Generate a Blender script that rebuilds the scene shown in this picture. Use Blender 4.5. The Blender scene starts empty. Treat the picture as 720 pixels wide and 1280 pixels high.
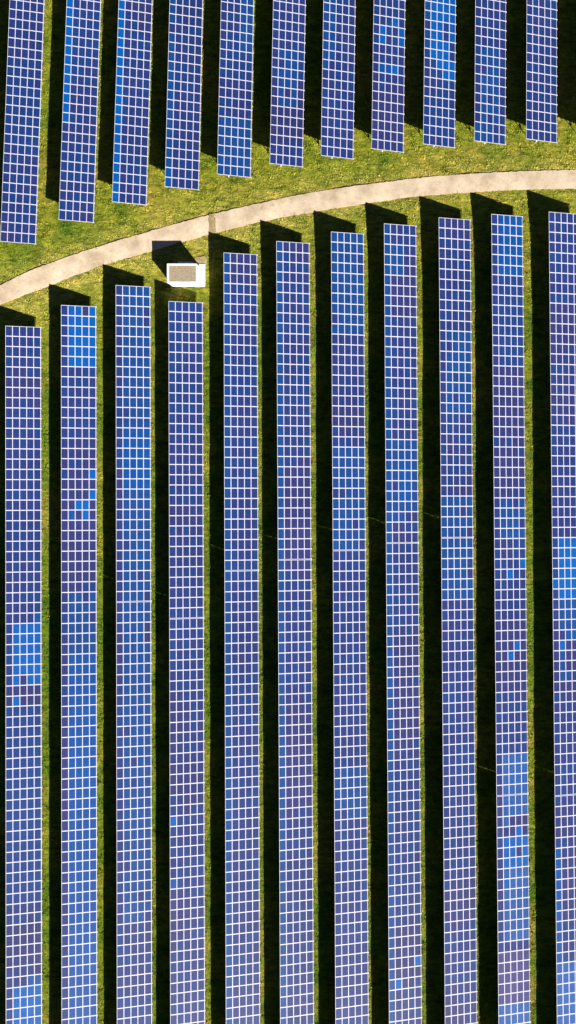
import bpy, math, random
import numpy as np
from mathutils import Vector, Matrix, noise

# ------------------------------------------------------------------ camera, sky, sun, exposure
# The hillside falls 10 degrees towards +X.  Layout is done in coordinates that lie in the hillside
# ("slope space"); TILT turns slope space into the world, in which +Z is truly vertical.
TILT = Matrix.Rotation(math.radians(10), 4, 'Y')
CAM_H = 188.0                     # distance of the drone from the hillside
F_PX = 1496.0                     # focal length for a 1280 px tall picture
scene = bpy.context.scene
cam_data = bpy.data.cameras.new('camera')
cam = bpy.data.objects.new('camera', cam_data)
scene.collection.objects.link(cam)
cam.matrix_world = TILT @ Matrix.Translation((0, 0, CAM_H))
cam_data.sensor_fit = 'VERTICAL'
cam_data.sensor_height = 24.0
cam_data.sensor_width = 24.0
cam_data.lens = 24.0 * F_PX / 1280.0
cam_data.clip_start = 1.0
cam_data.clip_end = 8000.0
scene.camera = cam

SUN = Vector((2.49, -3.92, 3.04)).normalized()       # towards the sun, slope space
SUN_W = (TILT.to_3x3() @ SUN).normalized()
world = bpy.data.worlds.new('World')
scene.world = world
world.use_nodes = True
wn = world.node_tree
wn.nodes.clear()
sky = wn.nodes.new('ShaderNodeTexSky')
sky.sky_type = 'NISHITA'
sky.sun_disc = False
sky.sun_elevation = math.asin(SUN_W.z)
sky.sun_rotation = math.atan2(SUN_W.x, SUN_W.y)
bg = wn.nodes.new('ShaderNodeBackground')
bg.inputs['Strength'].default_value = 0.05
sky.air_density = 0.25
sky.dust_density = 0.2
sky.ozone_density = 2.0
wo = wn.nodes.new('ShaderNodeOutputWorld')
wn.links.new(sky.outputs[0], bg.inputs[0])
wn.links.new(bg.outputs[0], wo.inputs[0])

sun_data = bpy.data.lights.new('sun', 'SUN')
sun_data.energy = 5.0
sun_data.angle = math.radians(0.5)
sun_data.color = (1.0, 0.93, 0.82)
sun = bpy.data.objects.new('sun', sun_data)
scene.collection.objects.link(sun)
sun.rotation_euler = SUN_W.to_track_quat('Z', 'Y').to_euler()
scene.view_settings.view_transform = 'Standard'
scene.view_settings.look = 'None'
scene.view_settings.exposure = 1.3
scene.view_settings.gamma = 1.0
scene.view_settings.use_curve_mapping = False

C = scene.collection
random.seed(7)
rng = np.random.default_rng(11)

# ------------------------------------------------------------------ ground shape and placement
def softplus(t, w=4.0):
    t = t / w
    return w * (np.logaddexp(0.0, t))

def G(x, y):
    """height of the hillside in slope space: falls gently northwards, more steeply past the path"""
    yc = np.clip(y, -160, 150)
    return -0.024 * yc - 0.095 * softplus(yc - 44.0)

def at(px, py, h=0.0):
    """point on the hillside (plus height h) seen at photograph pixel px, py"""
    z = 0.0
    for _ in range(14):
        x = (px - 360.0) / F_PX * (CAM_H - z)
        y = (640.0 - py) / F_PX * (CAM_H - z)
        z = float(G(x, y)) + h
    return Vector((x, y, z))

def proj(p):
    s = F_PX / (CAM_H - p[2])
    return 360 + p[0] * s, 640 - p[1] * s

# ------------------------------------------------------------------ materials
def mat(name):
    m = bpy.data.materials.new(name)
    m.use_nodes = True
    return m, m.node_tree, m.node_tree.nodes['Principled BSDF']

def N(nt, kind, **kw):
    n = nt.nodes.new('ShaderNode' + kind)
    for k, v in kw.items():
        setattr(n, k, v)
    return n

def noise_node(nt, vec, scale, detail=3.0, rough=0.55, dist=0.0):
    n = N(nt, 'TexNoise')
    n.inputs['Scale'].default_value = scale
    n.inputs['Detail'].default_value = detail
    n.inputs['Roughness'].default_value = rough
    n.inputs['Distortion'].default_value = dist
    nt.links.new(vec, n.inputs['Vector'])
    return n

def ramp(nt, fac, stops):
    r = N(nt, 'ValToRGB')
    e = r.color_ramp.elements
    e[0].position, e[0].color = stops[0][0], (*stops[0][1], 1)
    e[1].position, e[1].color = stops[-1][0], (*stops[-1][1], 1)
    for p, c in stops[1:-1]:
        k = e.new(p)
        k.color = (*c, 1)
    nt.links.new(fac, r.inputs[0])
    return r

def mix(nt, fac, a, b, mode='MIX'):
    m = N(nt, 'MixRGB', blend_type=mode)
    for i, v in ((0, fac), (1, a), (2, b)):
        if hasattr(v, 'is_linked'):
            nt.links.new(v, m.inputs[i])
        elif isinstance(v, (int, float)):
            m.inputs[i].default_value = v
        else:
            m.inputs[i].default_value = (*v, 1)
    return m

def world_pos(nt):
    return N(nt, 'NewGeometry').outputs['Position']

def glass_mat(name, col, rough=0.36):
    m, nt, b = mat(name)
    pos = world_pos(nt)
    big = noise_node(nt, pos, 0.09, 2)
    fine = noise_node(nt, pos, 1.3, 3, 0.6)
    tint = ramp(nt, big.outputs[0], [(0.3, tuple(c * 0.86 for c in col)), (0.7, (col[0] * 1.12, col[1] * 1.1, col[2] * 1.06))])
    f = ramp(nt, fine.outputs[0], [(0.3, (0.86, 0.88, 0.92)), (0.7, (1.12, 1.1, 1.06))])
    c = mix(nt, 1.0, tint.outputs[0], f.outputs[0], 'MULTIPLY')
    # cell grid: thin silver lines between the square wafers, in the module's own coordinates
    tc = N(nt, 'TexCoord')
    br = N(nt, 'TexBrick')
    br.offset = 0.0
    br.inputs['Scale'].default_value = 1.0
    br.inputs['Brick Width'].default_value = 0.158
    br.inputs['Row Height'].default_value = 0.158
    br.inputs['Mortar Size'].default_value = 0.004
    br.inputs['Color1'].default_value = (1, 1, 1, 1)
    br.inputs['Color2'].default_value = (0.86, 0.86, 0.9, 1)
    br.inputs['Mortar'].default_value = (1.5, 1.45, 1.3, 1)
    nt.links.new(tc.outputs['Object'], br.inputs['Vector'])
    c2 = mix(nt, 0.6, c.outputs[0], br.outputs['Color'], 'MULTIPLY')
    nt.links.new(c2.outputs[0], b.inputs['Base Color'])
    b.inputs['Roughness'].default_value = rough
    b.inputs['IOR'].default_value = 1.5
    b.inputs['Specular IOR Level'].default_value = 0.28
    b.inputs['Coat Weight'].default_value = 0.1
    b.inputs['Coat Roughness'].default_value = 0.12
    return m

TONES = {
    'indigo': (0.0125, 0.0250, 0.120),
    'violet': (0.0180, 0.0235, 0.105),
    'navy':   (0.0080, 0.0290, 0.135),
    'blue':   (0.0050, 0.0390, 0.165),
    'azure':  (0.0018, 0.0460, 0.205),
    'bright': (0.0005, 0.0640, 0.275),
    'mauve':  (0.0340, 0.0340, 0.125),
    'steel':  (0.0120, 0.0600, 0.220),
}
TONE_NAMES = list(TONES)
GLASS = {k: glass_mat('cells_' + k, v) for k, v in TONES.items()}

def metal_mat(name, col, rough=0.45, metallic=0.0):
    m, nt, b = mat(name)
    n = noise_node(nt, world_pos(nt), 2.2, 3)
    r = ramp(nt, n.outputs[0], [(0.3, tuple(c * 0.86 for c in col)), (0.7, tuple(min(1, c * 1.08) for c in col))])
    nt.links.new(r.outputs[0], b.inputs['Base Color'])
    b.inputs['Roughness'].default_value = rough
    b.inputs['Metallic'].default_value = metallic
    return m

FRAME = metal_mat('anodised_frame', (0.47, 0.48, 0.60))
STEEL = metal_mat('galvanised_steel', (0.36, 0.37, 0.39), 0.5, 0.4)
WHITE_PAINT = metal_mat('white_render', (0.84, 0.83, 0.80), 0.7)
DOOR = metal_mat('grey_door_paint', (0.35, 0.37, 0.40), 0.5)

def grass_colour(nt, pos, lift=1.0):
    L = lambda c: tuple(v * lift for v in c)
    big = noise_node(nt, pos, 0.075, 3, 0.6)
    mid = noise_node(nt, pos, 0.62, 4, 0.65, 0.6)
    fine = noise_node(nt, pos, 3.4, 4, 0.7)
    base = ramp(nt, big.outputs[0], [(0.34, L((0.098, 0.140, 0.009))), (0.5, L((0.160, 0.180, 0.014))), (0.66, L((0.215, 0.192, 0.026)))])
    m1 = ramp(nt, mid.outputs[0], [(0.3, (0.55, 0.66, 0.55)), (0.5, (0.95, 0.98, 0.9)), (0.72, (1.45, 1.28, 1.5))])
    m2 = ramp(nt, fine.outputs[0], [(0.28, (0.68, 0.72, 0.68)), (0.5, (1, 1, 1)), (0.75, (1.28, 1.22, 1.3))])
    at_ = N(nt, 'Attribute', attribute_name='turf')           # x: how dry, y: how lush the turf grows here
    sp = N(nt, 'SeparateXYZ')
    nt.links.new(at_.outputs['Vector'], sp.inputs[0])
    base = mix(nt, sp.outputs[0], base.outputs[0], L((0.310, 0.270, 0.060)))
    base = mix(nt, sp.outputs[1], base.outputs[0], L((0.052, 0.108, 0.007)))
    base = mix(nt, sp.outputs[2], base.outputs[0], L((0.21, 0.140, 0.045)))
    mp = N(nt, 'Mapping')
    mp.inputs['Rotation'].default_value = (0, 0, math.radians(24))
    mp.inputs['Scale'].default_value = (0.55, 2.1, 1)
    nt.links.new(pos, mp.inputs['Vector'])
    st = noise_node(nt, mp.outputs[0], 1.0, 4, 0.62, 0.8)
    m3 = ramp(nt, st.outputs[0], [(0.34, (0.46, 0.55, 0.46)), (0.47, (0.95, 0.97, 0.95)), (0.66, (1.42, 1.33, 1.35))])
    base = mix(nt, 1.0, base.outputs[0], m3.outputs[0], 'MULTIPLY')
    a = mix(nt, 1.0, base.outputs[0], m1.outputs[0], 'MULTIPLY')
    return mix(nt, 1.0, a.outputs[0], m2.outputs[0], 'MULTIPLY'), mid, fine

def ground_mat():
    m, nt, b = mat('meadow_ground')
    pos = world_pos(nt)
    c, mid, fine = grass_colour(nt, pos, 0.95)
    nt.links.new(c.outputs[0], b.inputs['Base Color'])
    b.inputs['Roughness'].default_value = 1.0
    b.inputs['Specular IOR Level'].default_value = 0.1
    bump = N(nt, 'Bump')
    bump.inputs['Strength'].default_value = 0.9
    bump.inputs['Distance'].default_value = 0.22
    s = mix(nt, 0.45, mid.outputs[0], fine.outputs[0])
    nt.links.new(s.outputs[0], bump.inputs['Height'])
    nt.links.new(bump.outputs[0], b.inputs['Normal'])
    return m

def blade_mat():
    m, nt, b = mat('grass_blades')
    pos = world_pos(nt)
    c, mid, fine = grass_colour(nt, pos, 1.5)
    isl = N(nt, 'NewGeometry').outputs['Random Per Island']
    r = ramp(nt, isl, [(0.0, (0.68, 0.8, 0.7)), (0.45, (0.95, 1.0, 0.95)), (0.9, (1.12, 1.06, 1.15)), (1.0, (1.25, 1.15, 1.4))])
    a = mix(nt, 1.0, c.outputs[0], r.outputs[0], 'MULTIPLY')
    nt.links.new(a.outputs[0], b.inputs['Base Color'])
    b.inputs['Roughness'].default_value = 0.85
    b.inputs['Specular IOR Level'].default_value = 0.15
    return m

def path_mat():
    m, nt, b = mat('pale_gravel_concrete')
    pos = world_pos(nt)
    n1 = noise_node(nt, pos, 0.35, 4, 0.6)
    n2 = noise_node(nt, pos, 4.0, 4, 0.7)
    n3 = noise_node(nt, pos, 0.9, 5, 0.7, 1.0)
    r1 = ramp(nt, n1.outputs[0], [(0.3, (0.35, 0.275, 0.19)), (0.5, (0.48, 0.395, 0.29)), (0.72, (0.58, 0.49, 0.37))])
    r2 = ramp(nt, n2.outputs[0], [(0.3, (0.88, 0.87, 0.86)), (0.7, (1.08, 1.08, 1.08))])
    r3 = ramp(nt, n3.outputs[0], [(0.28, (0.70, 0.58, 0.47)), (0.38, (0.92, 0.88, 0.84)), (0.46, (1, 1, 1)), (0.75, (1.06, 1.05, 1.03))])
    a = mix(nt, 1.0, r1.outputs[0], r2.outputs[0], 'MULTIPLY')
    a = mix(nt, 1.0, a.outputs[0], r3.outputs[0], 'MULTIPLY')
    nt.links.new(a.outputs[0], b.inputs['Base Color'])
    b.inputs['Roughness'].default_value = 0.9
    bump = N(nt, 'Bump')
    bump.inputs['Strength'].default_value = 0.25
    bump.inputs['Distance'].default_value = 0.03
    nt.links.new(n2.outputs[0], bump.inputs['Height'])
    nt.links.new(bump.outputs[0], b.inputs['Normal'])
    return m

def gravel_mat():
    m, nt, b = mat('roof_gravel')
    pos = world_pos(nt)
    v = N(nt, 'TexVoronoi')
    v.inputs['Scale'].default_value = 7.0
    nt.links.new(pos, v.inputs['Vector'])
    n = noise_node(nt, pos, 5.0, 4, 0.7)
    sep = N(nt, 'RGBToBW')
    nt.links.new(v.outputs['Color'], sep.inputs[0])
    r = ramp(nt, sep.outputs[0], [(0.1, (0.21, 0.165, 0.112)), (0.5, (0.26, 0.208, 0.145)), (0.9, (0.31, 0.25, 0.178))])
    r2 = ramp(nt, n.outputs[0], [(0.3, (0.7, 0.7, 0.7)), (0.7, (1.2, 1.2, 1.2))])
    a = mix(nt, 1.0, r.outputs[0], r2.outputs[0], 'MULTIPLY')
    nt.links.new(a.outputs[0], b.inputs['Base Color'])
    b.inputs['Roughness'].default_value = 0.95
    bump = N(nt, 'Bump')
    bump.inputs['Strength'].default_value = 0.8
    bump.inputs['Distance'].default_value = 0.05
    nt.links.new(v.outputs['Distance'], bump.inputs['Height'])
    nt.links.new(bump.outputs[0], b.inputs['Normal'])
    return m

GROUND, BLADES, PATH, GRAVEL = ground_mat(), blade_mat(), path_mat(), gravel_mat()

def soil_mat():
    m, nt, b = mat('bare_sandy_soil')
    n = noise_node(nt, world_pos(nt), 2.5, 5, 0.7)
    r = ramp(nt, n.outputs[0], [(0.3, (0.16, 0.13, 0.045)), (0.5, (0.27, 0.21, 0.10)), (0.7, (0.38, 0.31, 0.18))])
    nt.links.new(r.outputs[0], b.inputs['Base Color'])
    b.inputs['Roughness'].default_value = 1.0
    return m
SOIL = soil_mat()

# ------------------------------------------------------------------ mesh helpers
def mesh_from(name, verts, faces, mats, fmat=None, smooth=False):
    me = bpy.data.meshes.new(name)
    me.from_pydata([tuple(v) for v in verts], [], faces)
    for m in mats:
        me.materials.append(m)
    if fmat is not None:
        me.polygons.foreach_set('material_index', fmat)
    if smooth:
        me.polygons.foreach_set('use_smooth', [True] * len(me.polygons))
    me.update()
    return me

def link(name, me, parent=None):
    o = bpy.data.objects.new(name, me)
    C.objects.link(o)
    if parent is not None:
        o.parent = parent
    return o

def tag(o, label=None, cat=None, group=None, kind=None):
    if label: o['label'] = label
    if cat: o['category'] = cat
    if group: o['group'] = group
    if kind: o['kind'] = kind
    return o

class MB:
    def __init__(self): self.v, self.f, self.m = [], [], []
    def box(self, lo, hi, mi=0, M=None):
        x0, y0, z0 = lo; x1, y1, z1 = hi
        k = len(self.v)
        vs = [(x0,y0,z0),(x1,y0,z0),(x1,y1,z0),(x0,y1,z0),(x0,y0,z1),(x1,y0,z1),(x1,y1,z1),(x0,y1,z1)]
        if M is not None: vs = [tuple(M @ Vector(p)) for p in vs]
        self.v += vs
        for q in ((0,3,2,1),(4,5,6,7),(0,1,5,4),(1,2,6,5),(2,3,7,6),(3,0,4,7)):
            self.f.append(tuple(k + i for i in q)); self.m.append(mi)
    def bar(self, a, b, r, n=6, mi=0):
        a, b = Vector(a), Vector(b)
        d = (b - a).normalized()
        s = d.orthogonal().normalized(); t = d.cross(s)
        k = len(self.v)
        for p in (a, b):
            for i in range(n):
                an = 2 * math.pi * i / n
                self.v.append(tuple(p + s * math.cos(an) * r + t * math.sin(an) * r))
        for i in range(n):
            j = (i + 1) % n
            self.f.append((k+i, k+j, k+n+j, k+n+i)); self.m.append(mi)
        self.f.append(tuple(k+i for i in reversed(range(n)))); self.m.append(mi)
        self.f.append(tuple(k+n+i for i in range(n))); self.m.append(mi)
    def mesh(self, name, mats): return mesh_from(name, self.v, self.f, mats, self.m)

# upper field: x of the high edge at y=0, x and y of its lower left corner
upper = [
 (12.0, 0.2, 301.8), (83.3, 73.3, 274.6), (148.3, 140.0, 252.3), (212.0, 206.0, 233.4),
 (276.3, 271.4, 217.7), (341.6, 337.1, 204.3), (404.4, 401.0, 194.3), (467.2, 464.3, 185.8),
 (531.0, 529.0, 180.0), (594.3, 593.0, 176.0), (658.4, 657.8, 173.6), (722.6, 722.0, 171.5)]
# lower field: high edge x,y at the top, x at y=1280, y of the break in the row
lower = [
 (6.7, 407.2, 7.3, None), (76.3, 381.2, 77.0, None), (144.6, 356.3, 146.2, 752.8), (210.7, 376.3, 212.9, 773.6),
 (279.5, 315.6, 282.4, 713.8), (345.4, 301.3, 350.3, 700.0), (413.8, 289.5, 419.4, 688.2), (480.0, 279.3, 486.4, 679.0),
 (548.4, 271.7, 556.2, 672.4), (614.2, 267.4, 623.2, 995.3), (686.0, 264.6, 696.3, 995.3)]
# ------------------------------------------------------------------ ground, path, pad
def grid_mesh(name, xs, ys, zf, m):
    X, Y = np.meshgrid(xs, ys)
    Z = zf(X, Y)
    v = np.stack([X.ravel(), Y.ravel(), Z.ravel()], 1)
    nx, ny = len(xs), len(ys)
    f = [(j*nx+i, j*nx+i+1, (j+1)*nx+i+1, (j+1)*nx+i) for j in range(ny-1) for i in range(nx-1)]
    return mesh_from(name, v.tolist(), f, [m], smooth=True)

def lumps(X, Y):
    return (0.035*np.sin(X*0.31+1.3)*np.sin(Y*0.27+0.4) + 0.03*np.sin(X*0.9+Y*0.55)
            + 0.02*np.sin(Y*1.3-X*0.8+2.0) + 0.012*np.sin(2.3*X+0.7*Y)*np.sin(2.1*Y-0.5*X))

xs = np.concatenate([[-3000,-1500,-700,-300,-150,-90], np.arange(-62, 62.01, 0.8), [90,150,300,700,1500,3000]])
ys = np.concatenate([[-3000,-1500,-700,-300,-150,-110], np.arange(-94, 96.01, 0.8), [110,150,300,700,1500,3000]])
gmesh = (grid_mesh('ground', xs, ys, lambda X, Y: G(X, Y) + lumps(X, Y) - 0.08, GROUND))
g = link('ground', gmesh)
g.matrix_world = TILT
tag(g, kind='structure')

upper_edge = [(-420,560),(-260,475),(-120,412),(0,356.7),(33,340.5),(83,321.7),(133,305),(186.7,289.3),(239.7,274.3),(323.3,254.2),(400,239),(479.7,227.8),(546.7,220.2),(630,215),(719.7,212.3),(820,211),(1000,213),(1300,220)]
lower_edge = [(-420,590),(-260,503),(-120,438),(0,381),(60,357.5),(130,331),(186.7,314.5),(239.7,298.8),(326.7,277),(390,265),(479.7,250.9),(546.7,243.3),(630,237.8),(719.7,235.8),(820,234.5),(1000,237),(1300,244)]
def curve_y(pts, x):
    """monotone smooth interpolation (Catmull-Rom in y)"""
    for i in range(len(pts) - 1):
        if x <= pts[i+1][0] or i == len(pts) - 2:
            x0, y0 = pts[i]; x1, y1 = pts[i+1]
            pm = pts[max(i-1, 0)]; pp = pts[min(i+2, len(pts)-1)]
            m0 = (y1 - pm[1]) / (x1 - pm[0]); m1 = (pp[1] - y0) / (pp[0] - x0)
            h = x1 - x0; t = (x - x0) / h
            return ((2*t**3-3*t**2+1)*y0 + (t**3-2*t**2+t)*h*m0 + (-2*t**3+3*t**2)*y1 + (t**3-t**2)*h*m1)

def ribbon(name, x0, x1, step, m, lift, skirt=0.3):
    v, f = [], []
    K = 6
    xsamp = np.arange(x0, x1 + 0.01, step)
    for i, x in enumerate(xsamp):
        wob = 0.55 * noise.noise(Vector((x*0.13, 1.7, 0))) + 0.6 * noise.noise(Vector((x*0.33, 4.7, 0))) + 0.35 * noise.noise(Vector((x*0.9, 24.7, 0)))
        wob2 = 0.55 * noise.noise(Vector((x*0.13, 9.7, 0))) + 0.8 * noise.noise(Vector((x*0.33, 14.7, 0))) + 0.45 * noise.noise(Vector((x*0.9, 34.7, 0)))
        a = at(x, curve_y(upper_edge, x) + wob); b = at(x, curve_y(lower_edge, x) + wob2)
        row = [a + Vector((0, 0, lift - skirt))]
        for k in range(K + 1):
            t = k / K
            p = a.lerp(b, t)
            p.z = float(G(p.x, p.y)) + lift + 0.03 * (1 - (2*t-1)**2)
            row.append(p)
        row.append(b + Vector((0, 0, lift - skirt)))
        v += row
    n = K + 3
    for i in range(len(xsamp) - 1):
        for k in range(n - 1):
            f.append((i*n+k, i*n+k+1, (i+1)*n+k+1, (i+1)*n+k))
    return mesh_from(name, v, f, [m], smooth=False)
pth = link('path', ribbon('path', -420, 1300, 1.5, PATH, 0.04))
pth.matrix_world = TILT
tag(pth, kind='structure')

LUSH = [(30, 312, 22), (85, 285, 16), (290, 226, 9), (12, 300, 16), (250, 345, 8), (480, 200, 10), (620, 190, 12), (60, 150, 14), (150, 262, 10), (58, 830, 60), (125, 800, 50), (262, 700, 50), (523, 650, 40), (195, 760, 60)]
_cx = np.arange(-420, 1300.0)
_cu = np.array([curve_y(upper_edge, x) for x in _cx]); _cl = np.array([curve_y(lower_edge, x) for x in _cx])
def turf(X, Y):
    px = 360 + X * F_PX / (CAM_H - G(X, Y)); py = 640 - Y * F_PX / (CAM_H - G(X, Y))
    k = np.clip((px + 420).astype(int), 0, len(_cx) - 1)
    du = np.maximum(_cu[k] - py, 0); dl = np.maximum(py - _cl[k], 0)
    wob = 0.5 + 0.28*np.sin(X*0.9+np.sin(Y*0.6)*2) + 0.22*np.sin(Y*1.7+X*0.5+np.sin(X*1.3))
    dry = np.where(dl > 0, 0.9*np.exp(-(dl/34)**2) * np.clip(1.15 - px/900, 0.3, 1), 0.75*np.exp(-du/20)) * (0.45 + 0.75*wob)
    dry = np.where((np.abs(px) > 2000) | (np.abs(py) > 2500), 0.2, dry)
    lush = np.zeros_like(X)
    for x, y, rad in LUSH:
        lush = np.maximum(lush, np.exp(-(((px-x)/min(rad, 22))**2 + ((py-y)/rad)**2)))
    deep = np.clip((dl - 45) / 60, 0, 1)
    var = 0.5 + 0.5*np.sin(py*0.021 + np.round(px/68.0)*2.3 + 1.5*np.sin(py*0.05+px*0.02))
    lush = np.maximum(lush, deep * (0.25 + 0.65*var))
    edge = np.where(dl > 0, np.exp(-dl/1.2), np.exp(-du/1.8)) * np.clip(1.6*wob, 0.2, 1)
    for (x0, xe, ye) in upper:
        xl = x0 + (xe - x0) * py / ye
        edge = np.maximum(edge, np.where(py < ye, np.exp(-np.abs(px - xl - 41.5)/1.3)*np.clip(2.2*wob-0.6, 0, 1), 0))
    for (xt, yt, xb, yj) in lower:
        xl = xt + (xb - xt) * (py - yt) / (1280 - yt)
        edge = np.maximum(edge, np.where(py > yt, np.exp(-np.abs(px - xl - 42)/2.6)*np.clip(2.4*wob-0.5, 0, 1)*(1-0.6*var), 0))
    return np.clip(dry, 0, 1), np.clip(edge*0.85, 0, 1), np.clip(lush * 0.85 * (0.6 + 0.6*wob), 0, 1)
def paint_turf(me, X, Y):
    d, e, l = turf(X, Y)
    a = me.attributes.new('turf', 'FLOAT_VECTOR', 'POINT')
    a.data.foreach_set('vector', np.stack([d, l, e], 1).reshape(-1).astype(np.float32))
_co = np.zeros(len(gmesh.vertices)*3, np.float32); gmesh.vertices.foreach_get('co', _co)
paint_turf(gmesh, _co[0::3].astype(float), _co[1::3].astype(float))

# a worn joint in the path, filled with soil and weeds
def soil_patch(name, pts, lift):
    cx = sum(p[0] for p in pts)/len(pts); cy = sum(p[1] for p in pts)/len(pts)
    poly = []
    n = len(pts)
    for i in range(n):
        for s in range(5):
            t = s/5
            x = pts[i][0]*(1-t)+pts[(i+1)%n][0]*t; y = pts[i][1]*(1-t)+pts[(i+1)%n][1]*t
            x += random.uniform(-0.6, 0.6); y += random.uniform(-0.6, 0.6)
            poly.append(at(x, y, lift))
    c = at(cx, cy, lift + 0.02)
    v = [c] + poly
    f = [(0, 1+(i+1) % len(poly), 1+i) for i in range(len(poly))]
    me = mesh_from(name, v, f, [SOIL])
    o = link(name, me); o.matrix_world = TILT
    return tag(o, kind='structure')
soil_patch('soil_strip_ground', [(261.5,268),(267,267),(269,275),(270.5,291),(261.5,293),(261,280)], 0.10)
soil_patch('soil_ground', [(243,322),(256,319.5),(259,324),(258.5,331),(246,331)], 0.03)

# ------------------------------------------------------------------ solar arrays
P0 = 1.593                 # module pitch along the row
W0 = 5.14                  # plan width of a table
HH, HL = 2.95, 1.35        # heights of its high (left) and low (right) edges
TL = math.hypot(W0, HH - HL)
MW = TL / 5                # module width up the slope
FX, FY, TH = 0.052, 0.066, 0.04

def module_geo(cx, cy, sx, sy, glass, base):
    """8 outer + 8 inner verts: frame ring with slightly recessed glass"""
    hx, hy = sx/2 - 0.004, sy/2 - 0.004
    v = []
    for z, ix, iy in ((-TH, 0, 0), (0, 0, 0), (0, FX, FY), (-0.006, FX, FY)):
        for a, b in ((-1,-1),(1,-1),(1,1),(-1,1)):
            v.append((cx + a*(hx-ix), cy + b*(hy-iy), z))
    f, m = [(0,3,2,1)], [1]
    for L in (0, 4, 8):
        for i in range(4):
            j = (i+1) % 4
            f.append((L+i, L+j, L+4+j, L+4+i)); m.append(1)
    f.append((12,13,14,15)); m.append(glass)
    return v, [tuple(base+i for i in q) for q in f], m

MOD = {}
for tone in TONE_NAMES:
    v, f, m = module_geo(0, 0, MW, P0, 0, 0)
    MOD[tone] = mesh_from('solar_module_' + tone, v, f, [GLASS[tone], FRAME], m)

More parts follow.
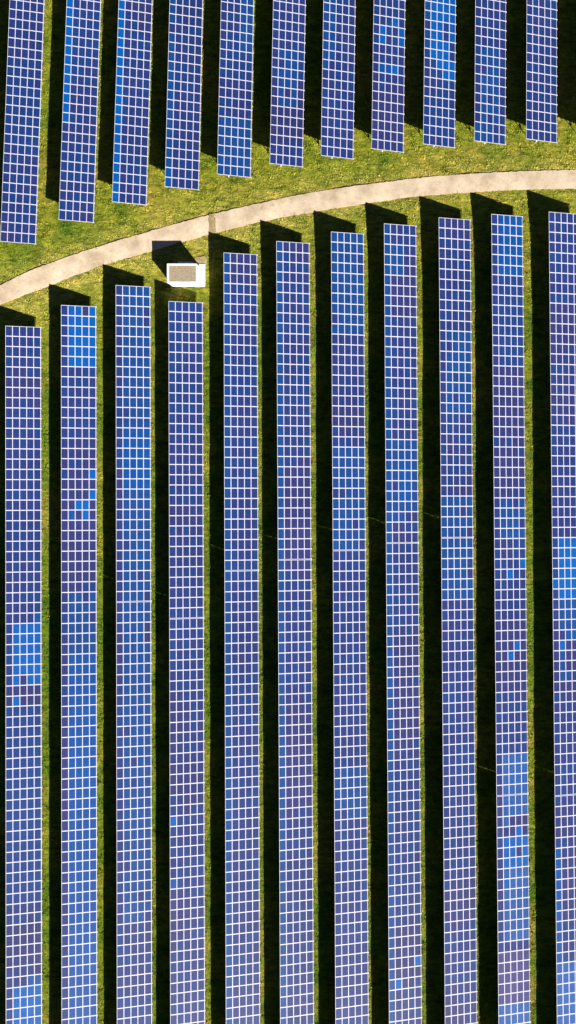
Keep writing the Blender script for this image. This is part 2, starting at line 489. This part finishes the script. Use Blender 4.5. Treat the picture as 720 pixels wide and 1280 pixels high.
def make_table(name, label, xa, xb, y_north, y_south, fix, rule, group, glint=False):
    """xa(y) gives the pixel x of the high edge; fix: 'both' snaps the number of modules to the two ends"""
    A = at(xa(y_north), y_north, HH)
    B = at(xa(y_south), y_south, HH)
    u = (A - B).normalized()                       # towards the north
    length = (A - B).length
    if fix == 'both':
        n = max(1, round(length / P0)); p = (length - 0.02) / n
    elif fix == 'north':
        n = math.ceil(length / P0); p = P0
    else:
        n = math.ceil(length / P0); p = P0; A = B + u * n * p
    uh = Vector((u.x, u.y, 0)).normalized()
    side = Vector((uh.y, -uh.x, 0))
    v = (side * W0 + Vector((0, 0, HL - HH))).normalized()
    vt = v                                          # across the table; on a slope the module columns step a little
    v = (v - u * v.dot(u)).normalized()
    nrm = v.cross(u).normalized()
    cen = A - u * (n * p / 2) + vt * (TL / 2)
    base = Vector((cen.x, cen.y, float(G(cen.x, cen.y))))
    M = Matrix(((v.x, u.x, nrm.x, base.x), (v.y, u.y, nrm.y, base.y), (v.z, u.z, nrm.z, base.z), (0, 0, 0, 1)))
    Mi = M.inverted()
    root = link(name, None)
    root.empty_display_size = 1.0
    root.matrix_world = TILT @ M
    tag(root, label, 'solar array', group)
    loc = lambda w: Mi @ w
    # modules -----------------------------------------------------------
    cells = []
    for j in range(n):
        for i in range(5):
            w = A - u * ((j + 0.5) * p) + vt * ((i + 0.5) * MW)
            px, py = proj(w)
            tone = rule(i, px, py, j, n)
            corner = [proj(w + u * (a * p / 2) + v * (b * MW / 2)) for a, b in ((-1,-1),(-1,1),(1,1),(1,-1))]
            vis = -4 < px < 724 and -6 < py < 1286
            area = abs(sum(corner[k][0]*corner[(k+1) % 4][1] - corner[(k+1) % 4][0]*corner[k][1] for k in range(4))) / 2
            cells.append((0 if vis else 1, -area, j, i, w, tone))
    cells.sort(key=lambda c: c[:4])
    single, rest = cells[:100], cells[100:]
    if len(rest) and len(rest) < 3: single, rest = cells, []
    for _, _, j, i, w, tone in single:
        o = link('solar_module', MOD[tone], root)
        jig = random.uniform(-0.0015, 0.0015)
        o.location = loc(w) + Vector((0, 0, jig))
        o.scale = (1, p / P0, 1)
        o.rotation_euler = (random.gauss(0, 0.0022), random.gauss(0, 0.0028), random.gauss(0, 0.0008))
        if tone == 'bright': o['label'] = 'bright blue solar module'
    if rest:
        vs, fs, ms = [], [], []
        for _, _, j, i, w, tone in rest:
            l = loc(w)
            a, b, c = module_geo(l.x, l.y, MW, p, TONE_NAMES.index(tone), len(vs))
            vs += [(q[0], q[1], q[2] + l.z) for q in a]; fs += b
            ms += [len(TONE_NAMES)] * (len(c) - 1) + [c[-1]]
        me = mesh_from('solar_module_field', vs, fs, [GLASS[t] for t in TONE_NAMES] + [FRAME], ms)
        o = link('solar_modules', me, root)
        o['kind'] = 'stuff'
    # rails along the row, with a clamp at every joint on the low edge ----
    top = loc(A); L = n * p
    sh = loc(A + vt * TL).y - top.y                 # the step from the high to the low edge
    for fx in (0.16, 0.5, 0.84):
        mb = MB()
        x = top.x + TL * fx
        mb.box((x-0.05, top.y-L+0.03+sh*fx, top.z-0.19), (x+0.05, top.y-0.03+sh*fx, top.z-TH-0.012))
        link('rail', mb.mesh('rail', [STEEL]), root)
    mb = MB()
    for j in range(n + 1):
        y = sh + min(max(top.y - j*p, top.y - L + 0.06), top.y - 0.06)
        mb.box((top.x + TL + 0.002, y-0.09, top.z-0.10), (top.x + TL + 0.13, y+0.09, top.z-0.012))
    mb.box((top.x + TL + 0.002, top.y - L + sh, top.z-0.14), (top.x + TL + 0.05, top.y + sh, top.z-0.104))
    link('edge_clamps', mb.mesh('edge_clamps', [FRAME]), root)
    # legs: vertical posts in pairs ----------------------------------------
    k = max(2, round(L / 7.0))
    up = TILT.to_3x3().inverted() @ Vector((0, 0, 1))
    for q in range(k):
        d = 0.8 + (L - 1.6) * q / (k - 1)
        for fx in (0.17, 0.83):
            head = A - u * d + v * (TL * fx) - nrm * 0.2
            t = (head.z - float(G(head.x, head.y)) + 0.25) / up.z
            foot = head - up * t
            mb = MB(); mb.bar(loc(foot), loc(head), 0.06)
            link('leg', mb.mesh('leg', [STEEL]), root)
    if glint:
        for e in ((0.36, 0.10),):
            mb = MB()
            x = top.x + TL * e[0]
            yy = top.y - L + sh*e[0]
            mb.box((x-e[1], yy-0.12, top.z-0.42), (x+e[1], yy+0.2, top.z-0.22))
            link('junction_box', mb.mesh('junction_box', [FRAME]), root)
    return root

def hsh(a, b, c=0):
    return noise.noise(Vector((a*0.731+13.1, b*0.517+7.7, c*1.91+3.3)))

def base_rule(row, col0=None, warm=0.0):
    def r(i, px, py, j, n):
        v = noise.noise(Vector((row*3.7 + i*0.05, py/95.0, 2.2))) + 0.17*hsh(i*7.1, j*5.3, row) + warm
        if v < -0.34: t = 'navy'
        elif v < -0.06: t = 'indigo'
        elif v < 0.34: t = 'indigo' if hsh(i*3.3, j*9.9, row+40) < 0.1 else 'navy'
        else: t = 'violet'
        if i == 0 and col0: t = col0
        return t
    return r

def patches(base, rects, dots=()):
    """rects: (y0, y1, columns, tone); dots: (y, column, tone), all where the photograph shows them"""
    def r(i, px, py, j, n):
        t = base(i, px, py, j, n)
        for y0, y1, cols, tone in rects:
            if y0 <= py <= y1 and i in cols:
                t = tone if tone != 'blue' or hsh(i*5.1, j*2.3, 77) > -0.45 else t
        for y, c, tone in dots:
            if i == c and abs(py - y) < 6.45: t = tone
        return t
    return r

A4 = (1, 2, 3, 4); A5 = (0, 1, 2, 3, 4)
u_rules = [
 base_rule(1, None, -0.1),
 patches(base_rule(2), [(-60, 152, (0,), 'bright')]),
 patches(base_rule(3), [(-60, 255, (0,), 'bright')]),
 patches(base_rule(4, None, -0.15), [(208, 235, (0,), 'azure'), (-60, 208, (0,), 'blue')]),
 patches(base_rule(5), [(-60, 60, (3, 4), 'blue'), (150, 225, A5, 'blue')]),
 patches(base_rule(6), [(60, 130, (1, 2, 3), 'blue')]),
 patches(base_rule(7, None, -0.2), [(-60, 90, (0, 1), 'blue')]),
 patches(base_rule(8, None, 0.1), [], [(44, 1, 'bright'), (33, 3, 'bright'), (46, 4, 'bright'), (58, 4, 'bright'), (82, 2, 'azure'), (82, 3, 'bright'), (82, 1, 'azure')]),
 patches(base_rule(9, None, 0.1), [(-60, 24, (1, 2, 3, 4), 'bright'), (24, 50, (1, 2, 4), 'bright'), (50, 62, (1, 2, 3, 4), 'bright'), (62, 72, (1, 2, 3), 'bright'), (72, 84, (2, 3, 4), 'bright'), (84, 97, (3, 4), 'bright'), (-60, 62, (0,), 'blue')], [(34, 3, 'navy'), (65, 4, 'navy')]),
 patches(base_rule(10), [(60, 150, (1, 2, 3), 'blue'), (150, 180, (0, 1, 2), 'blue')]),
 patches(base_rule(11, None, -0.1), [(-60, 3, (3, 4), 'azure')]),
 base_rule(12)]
u_feat = [
 'with its end touching the left picture edge',
 'with a half-length bright blue outer column, second above the path',
 'with its whole left column bright blue',
 'end just above the path, directly over the white hut',
 'fifth from the left of the field above the path',
 'sixth from the left of the field above the path',
 'seventh from the left of the field above the path',
 'with a few scattered bright blue modules, above the path',
 'with a large bright blue patch near the top edge',
 'between the bright-patched row and the last full row above the path',
 'last full row at the upper right above the path',
 'mostly outside the picture at upper right, showing only its shadow']
for k, (x0, xe, ye) in enumerate(upper):
    f = (lambda y, x0=x0, xe=xe, ye=ye: x0 + (xe - x0) * y / ye)
    make_table('solar_array', 'solar module row ' + u_feat[k], f, None, -60, ye, 'south', u_rules[k],
               'solar rows in the upper field', glint=k >= 4)

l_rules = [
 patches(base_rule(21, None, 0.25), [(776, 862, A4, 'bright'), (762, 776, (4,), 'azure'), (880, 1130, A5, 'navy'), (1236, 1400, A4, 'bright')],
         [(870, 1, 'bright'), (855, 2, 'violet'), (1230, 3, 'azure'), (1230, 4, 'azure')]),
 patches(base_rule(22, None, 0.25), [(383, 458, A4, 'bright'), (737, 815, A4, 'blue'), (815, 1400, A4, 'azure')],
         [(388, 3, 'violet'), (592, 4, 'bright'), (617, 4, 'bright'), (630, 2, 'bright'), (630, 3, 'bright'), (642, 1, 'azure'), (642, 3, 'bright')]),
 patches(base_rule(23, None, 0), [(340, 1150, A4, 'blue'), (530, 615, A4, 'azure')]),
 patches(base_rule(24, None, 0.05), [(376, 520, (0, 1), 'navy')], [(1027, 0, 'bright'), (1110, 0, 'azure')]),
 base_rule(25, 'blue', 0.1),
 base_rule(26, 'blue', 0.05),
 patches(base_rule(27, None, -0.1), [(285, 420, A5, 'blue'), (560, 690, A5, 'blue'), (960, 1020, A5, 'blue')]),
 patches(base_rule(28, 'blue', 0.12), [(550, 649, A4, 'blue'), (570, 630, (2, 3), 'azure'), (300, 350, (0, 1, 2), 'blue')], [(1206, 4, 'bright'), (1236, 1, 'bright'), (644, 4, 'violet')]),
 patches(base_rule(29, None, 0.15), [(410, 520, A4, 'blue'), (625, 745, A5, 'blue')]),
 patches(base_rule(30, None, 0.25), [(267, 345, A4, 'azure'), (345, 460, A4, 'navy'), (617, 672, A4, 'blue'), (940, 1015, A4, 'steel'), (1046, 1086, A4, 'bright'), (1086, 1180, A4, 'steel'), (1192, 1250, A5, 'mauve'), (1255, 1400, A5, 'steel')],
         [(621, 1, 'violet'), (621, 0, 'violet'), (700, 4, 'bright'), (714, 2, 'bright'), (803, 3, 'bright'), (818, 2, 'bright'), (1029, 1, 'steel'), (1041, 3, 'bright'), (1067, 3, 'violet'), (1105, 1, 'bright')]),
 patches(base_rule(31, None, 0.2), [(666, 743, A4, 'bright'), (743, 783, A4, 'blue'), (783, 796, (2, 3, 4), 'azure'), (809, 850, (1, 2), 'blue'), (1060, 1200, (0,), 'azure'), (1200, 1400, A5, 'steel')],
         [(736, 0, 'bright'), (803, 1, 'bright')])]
l_feat = [
 ('leftmost row below the path with bright blue blocks near its bottom', None),
 ('row with a bright blue block at its very top, second from left', None),
 ('north half of the light blue row just left of the white hut', 'south half of the light blue row, third from the left'),
 ('north half of the short row starting right under the white hut', 'south half of the row under the hut, one outer module bright'),
 ('north half of the row starting just right of the white hut', 'south half of the fifth row from the left below the path'),
 ('north half of the sixth row from the left below the path', 'south half of the sixth row from the left below the path'),
 ('north half of the middle row, fifth from the right below the path', 'south half of the fifth row from the right below the path'),
 ('north part of the fourth row from the right below the path', 'south part of the fourth row from right, two bright modules near bottom'),
 ('north part of the third row from the right below the path', 'south part of the third row from the right below the path'),
 ('long north part of the second row from the right, with stray bright modules', 'south part of the second row from the right, ending in mauve modules'),
 ('long north part of the rightmost row, with a bright blue block halfway', 'south part of the rightmost row, cut by the right picture edge')]
for k, (xt, yt, xb, yj) in enumerate(lower):
    f = (lambda y, xt=xt, yt=yt, xb=xb: xt + (xb - xt) * (y - yt) / (1280 - yt))
    grp = 'solar rows in the lower field'
    if yj is None:
        make_table('solar_array', 'solar module ' + l_feat[k][0], f, None, yt, 1375, 'north', l_rules[k], grp)
    else:
        make_table('solar_array', 'solar module ' + l_feat[k][0], f, None, yt, yj - 0.2, 'both', l_rules[k], grp)
        make_table('solar_array', 'solar module ' + l_feat[k][1], f, None, yj + 0.2, 1375, 'north', l_rules[k], grp)

# ------------------------------------------------------------------ transformer hut and its pad
HUT_H = 3.15
up = TILT.to_3x3().inverted() @ Vector((0, 0, 1))
c_nw = at(208.8, 329.7, HUT_H); c_se = at(246.0, 353.6, HUT_H)
hc = (c_nw + c_se) / 2
hx, hy = (c_se.x - c_nw.x)/2, (c_nw.y - c_se.y)/2
hut = link('transformer_hut', None)                # its roof follows the fall of the hillside, its walls are plumb
base = Vector((hc.x, hc.y, hc.z - HUT_H))
hut.matrix_world = TILT @ Matrix.Translation(base)
tag(hut, 'white flat-roofed hut with gravel roof bed standing beside the path', 'hut')
zt = HUT_H
def plumb(x, y, z):
    """a point straight below the roof point (x, y)"""
    k = (zt - z) / up.z
    return (x - up.x * k, y - up.y * k, z)
def plumb_box(mb, x0, x1, y0, y1, z0, z1):
    k = len(mb.v)
    for z in (z0, z1):
        for a, b in ((x0,y0),(x1,y0),(x1,y1),(x0,y1)): mb.v.append(plumb(a, b, z))
    for q in ((0,3,2,1),(4,5,6,7),(0,1,5,4),(1,2,6,5),(2,3,7,6),(3,0,4,7)):
        mb.f.append(tuple(k+i for i in q)); mb.m.append(0)
w = 0.05
mb = MB(); plumb_box(mb, -hx+w, hx-w, -hy+w, hy-w, -0.6, zt-0.2)
link('wall', mb.mesh('wall', [WHITE_PAINT]), hut)
mb = MB(); pe = 0.14
mb.box((-hx, -hy, zt-0.197), (hx, hy, zt-0.08))
mb.box((-hx, -hy, zt-0.079), (-hx+0.30, hy, zt)); mb.box((hx-pe, -hy, zt-0.079), (hx, hy, zt))
mb.box((-hx+0.302, -hy, zt-0.079), (hx-pe-0.002, -hy+0.2, zt)); mb.box((-hx+0.302, hy-0.27, zt-0.079), (hx-pe-0.002, hy, zt))
roof = link('roof', mb.mesh('roof', [WHITE_PAINT]), hut)
mb = MB(); mb.box((-hx+0.304, -hy+0.202, zt-0.078), (hx-pe-0.004, hy-0.272, zt-0.04))
link('gravel_bed', mb.mesh('gravel_bed', [GRAVEL]), roof)
for sgn in (-0.55, 0.55):
    mb = MB(); plumb_box(mb, sgn-0.5, sgn+0.5, hy-w+0.003, hy-w+0.045, 0.1, 2.3)
    for q in range(6):
        plumb_box(mb, sgn-0.35, sgn+0.35, hy-w+0.046, hy-w+0.065, 1.6+q*0.09, 1.64+q*0.09)
    d = link('door', mb.mesh('door', [DOOR]), hut)
    mb = MB(); plumb_box(mb, sgn*0.3-0.03, sgn*0.3+0.03, hy-w+0.05, hy-w+0.12, 1.1, 1.28)
    link('handle', mb.mesh('handle', [STEEL]), d)
mb = MB(); mb.box((-0.9, hy+0.06, -0.3), (1.5, hy+0.95, 0.12))
link('step', mb.mesh('step', [WHITE_PAINT]), hut)

mb = MB()
def quad_prism(mb, pts, h0, h1):
    k = len(mb.v)
    for h in (h0, h1):
        for p in pts: mb.v.append(tuple(at(p[0], p[1], h)))
    n = len(pts)
    mb.f.append(tuple(k+n+i for i in reversed(range(n)))); mb.m.append(0)
    for i in range(n):
        j = (i+1) % n
        mb.f.append((k+i, k+n+i, k+n+j, k+j)); mb.m.append(0)
quad_prism(mb, [(213, 331.2), (256.4, 330.4), (256.4, 358.2), (214, 358.2)], -0.3, 0.14)
pad = link('pavement', mb.mesh('pavement', [WHITE_PAINT]))
pad.matrix_world = TILT
tag(pad, kind='structure')

# ------------------------------------------------------------------ grass: countless tufts over the open ground
def grass():
    n_try = 230000
    px = rng.uniform(-30, 750, n_try); py = rng.uniform(-30, 1310, n_try)
    s = CAM_H / F_PX
    keep = np.ones(n_try, bool)
    ue = np.array([curve_y(upper_edge, x) for x in range(-40, 761)]); le = np.array([curve_y(lower_edge, x) for x in range(-40, 761)])
    ix = (px + 40).astype(int)
    enc = 1.3*np.sin(px*0.31+np.sin(px*0.13)*3)*np.sin(px*0.083+1)+rng.uniform(-0.6, 0.6, n_try)
    on_path = (py > ue[ix] + 0.2 + enc) & (py < le[ix] - 0.2 + enc)
    crack = (px > 261) & (px < 270.5)
    keep &= ~on_path | (crack & (rng.random(n_try) < 0.25))
    keep &= ~((px > 211) & (px < 257.5) & (py > 329) & (py < 359.5))
    keep &= ~((px > 243) & (px < 259) & (py > 320) & (py < 331) & (rng.random(n_try) < 0.8))
    for (x0, xe, ye) in upper:
        xl = x0 + (xe - x0) * py / ye
        keep &= ~((py < ye - 14) & (px > xl + 5) & (px < xl + 34))
    for (xt, yt, xb, yj) in lower:
        xl = xt + (xb - xt) * (py - yt) / (1280 - yt)
        keep &= ~((py > yt + 12) & (px > xl + 5) & (px < xl + 34))
    px, py, on = px[keep], py[keep], (on_path & crack)[keep]
    X = (px - 360) * s; Y = (640 - py) * s
    for _ in range(4):
        Z = G(X, Y) + lumps(X, Y) - 0.08
        X = (px - 360) / F_PX * (CAM_H - Z); Y = (640 - py) / F_PX * (CAM_H - Z)
    Z = G(X, Y) + lumps(X, Y) - 0.08 + np.where(on, 0.2, 0)
    n = len(X)
    clump = np.sin(X*1.1+np.sin(Y*0.8)*1.7)*np.sin(Y*1.35+np.sin(X*0.7)*1.9)
    size = rng.uniform(0.6, 1.25, n) * (1 + 0.35*clump) * np.where(on, 0.6, 1)
    V = np.zeros((n, 9, 3)); 
    for k in range(3):
        an = rng.uniform(0, 2*np.pi, n)
        w = size * rng.uniform(0.035, 0.08, n); h = size * rng.uniform(0.07, 0.20, n); lean = size * rng.uniform(0.08, 0.30, n)
        la = rng.uniform(0, 2*np.pi, n)
        ox = rng.uniform(-0.09, 0.09, n); oy = rng.uniform(-0.09, 0.09, n)
        V[:, 3*k, 0] = X+ox-np.cos(an)*w; V[:, 3*k, 1] = Y+oy-np.sin(an)*w; V[:, 3*k, 2] = Z
        V[:, 3*k+1, 0] = X+ox+np.cos(an)*w; V[:, 3*k+1, 1] = Y+oy+np.sin(an)*w; V[:, 3*k+1, 2] = Z
        V[:, 3*k+2, 0] = X+ox+np.cos(la)*lean; V[:, 3*k+2, 1] = Y+oy+np.sin(la)*lean; V[:, 3*k+2, 2] = Z+h
    me = bpy.data.meshes.new('grass')
    nv = n*9; nf = n*3
    me.vertices.add(nv); me.vertices.foreach_set('co', V.reshape(-1).astype(np.float32))
    me.loops.add(nv); me.loops.foreach_set('vertex_index', np.arange(nv, dtype=np.int32))
    me.polygons.add(nf); me.polygons.foreach_set('loop_start', (np.arange(nf)*3).astype(np.int32))
    try: me.polygons.foreach_set('loop_total', np.full(nf, 3, np.int32))
    except Exception: pass
    me.materials.append(BLADES)
    paint_turf(me, V[:, :, 0].reshape(-1), V[:, :, 1].reshape(-1))
    me.update(calc_edges=True); me.validate()
    o = link('grass', me); o.matrix_world = TILT
    tag(o, kind='stuff')
grass()
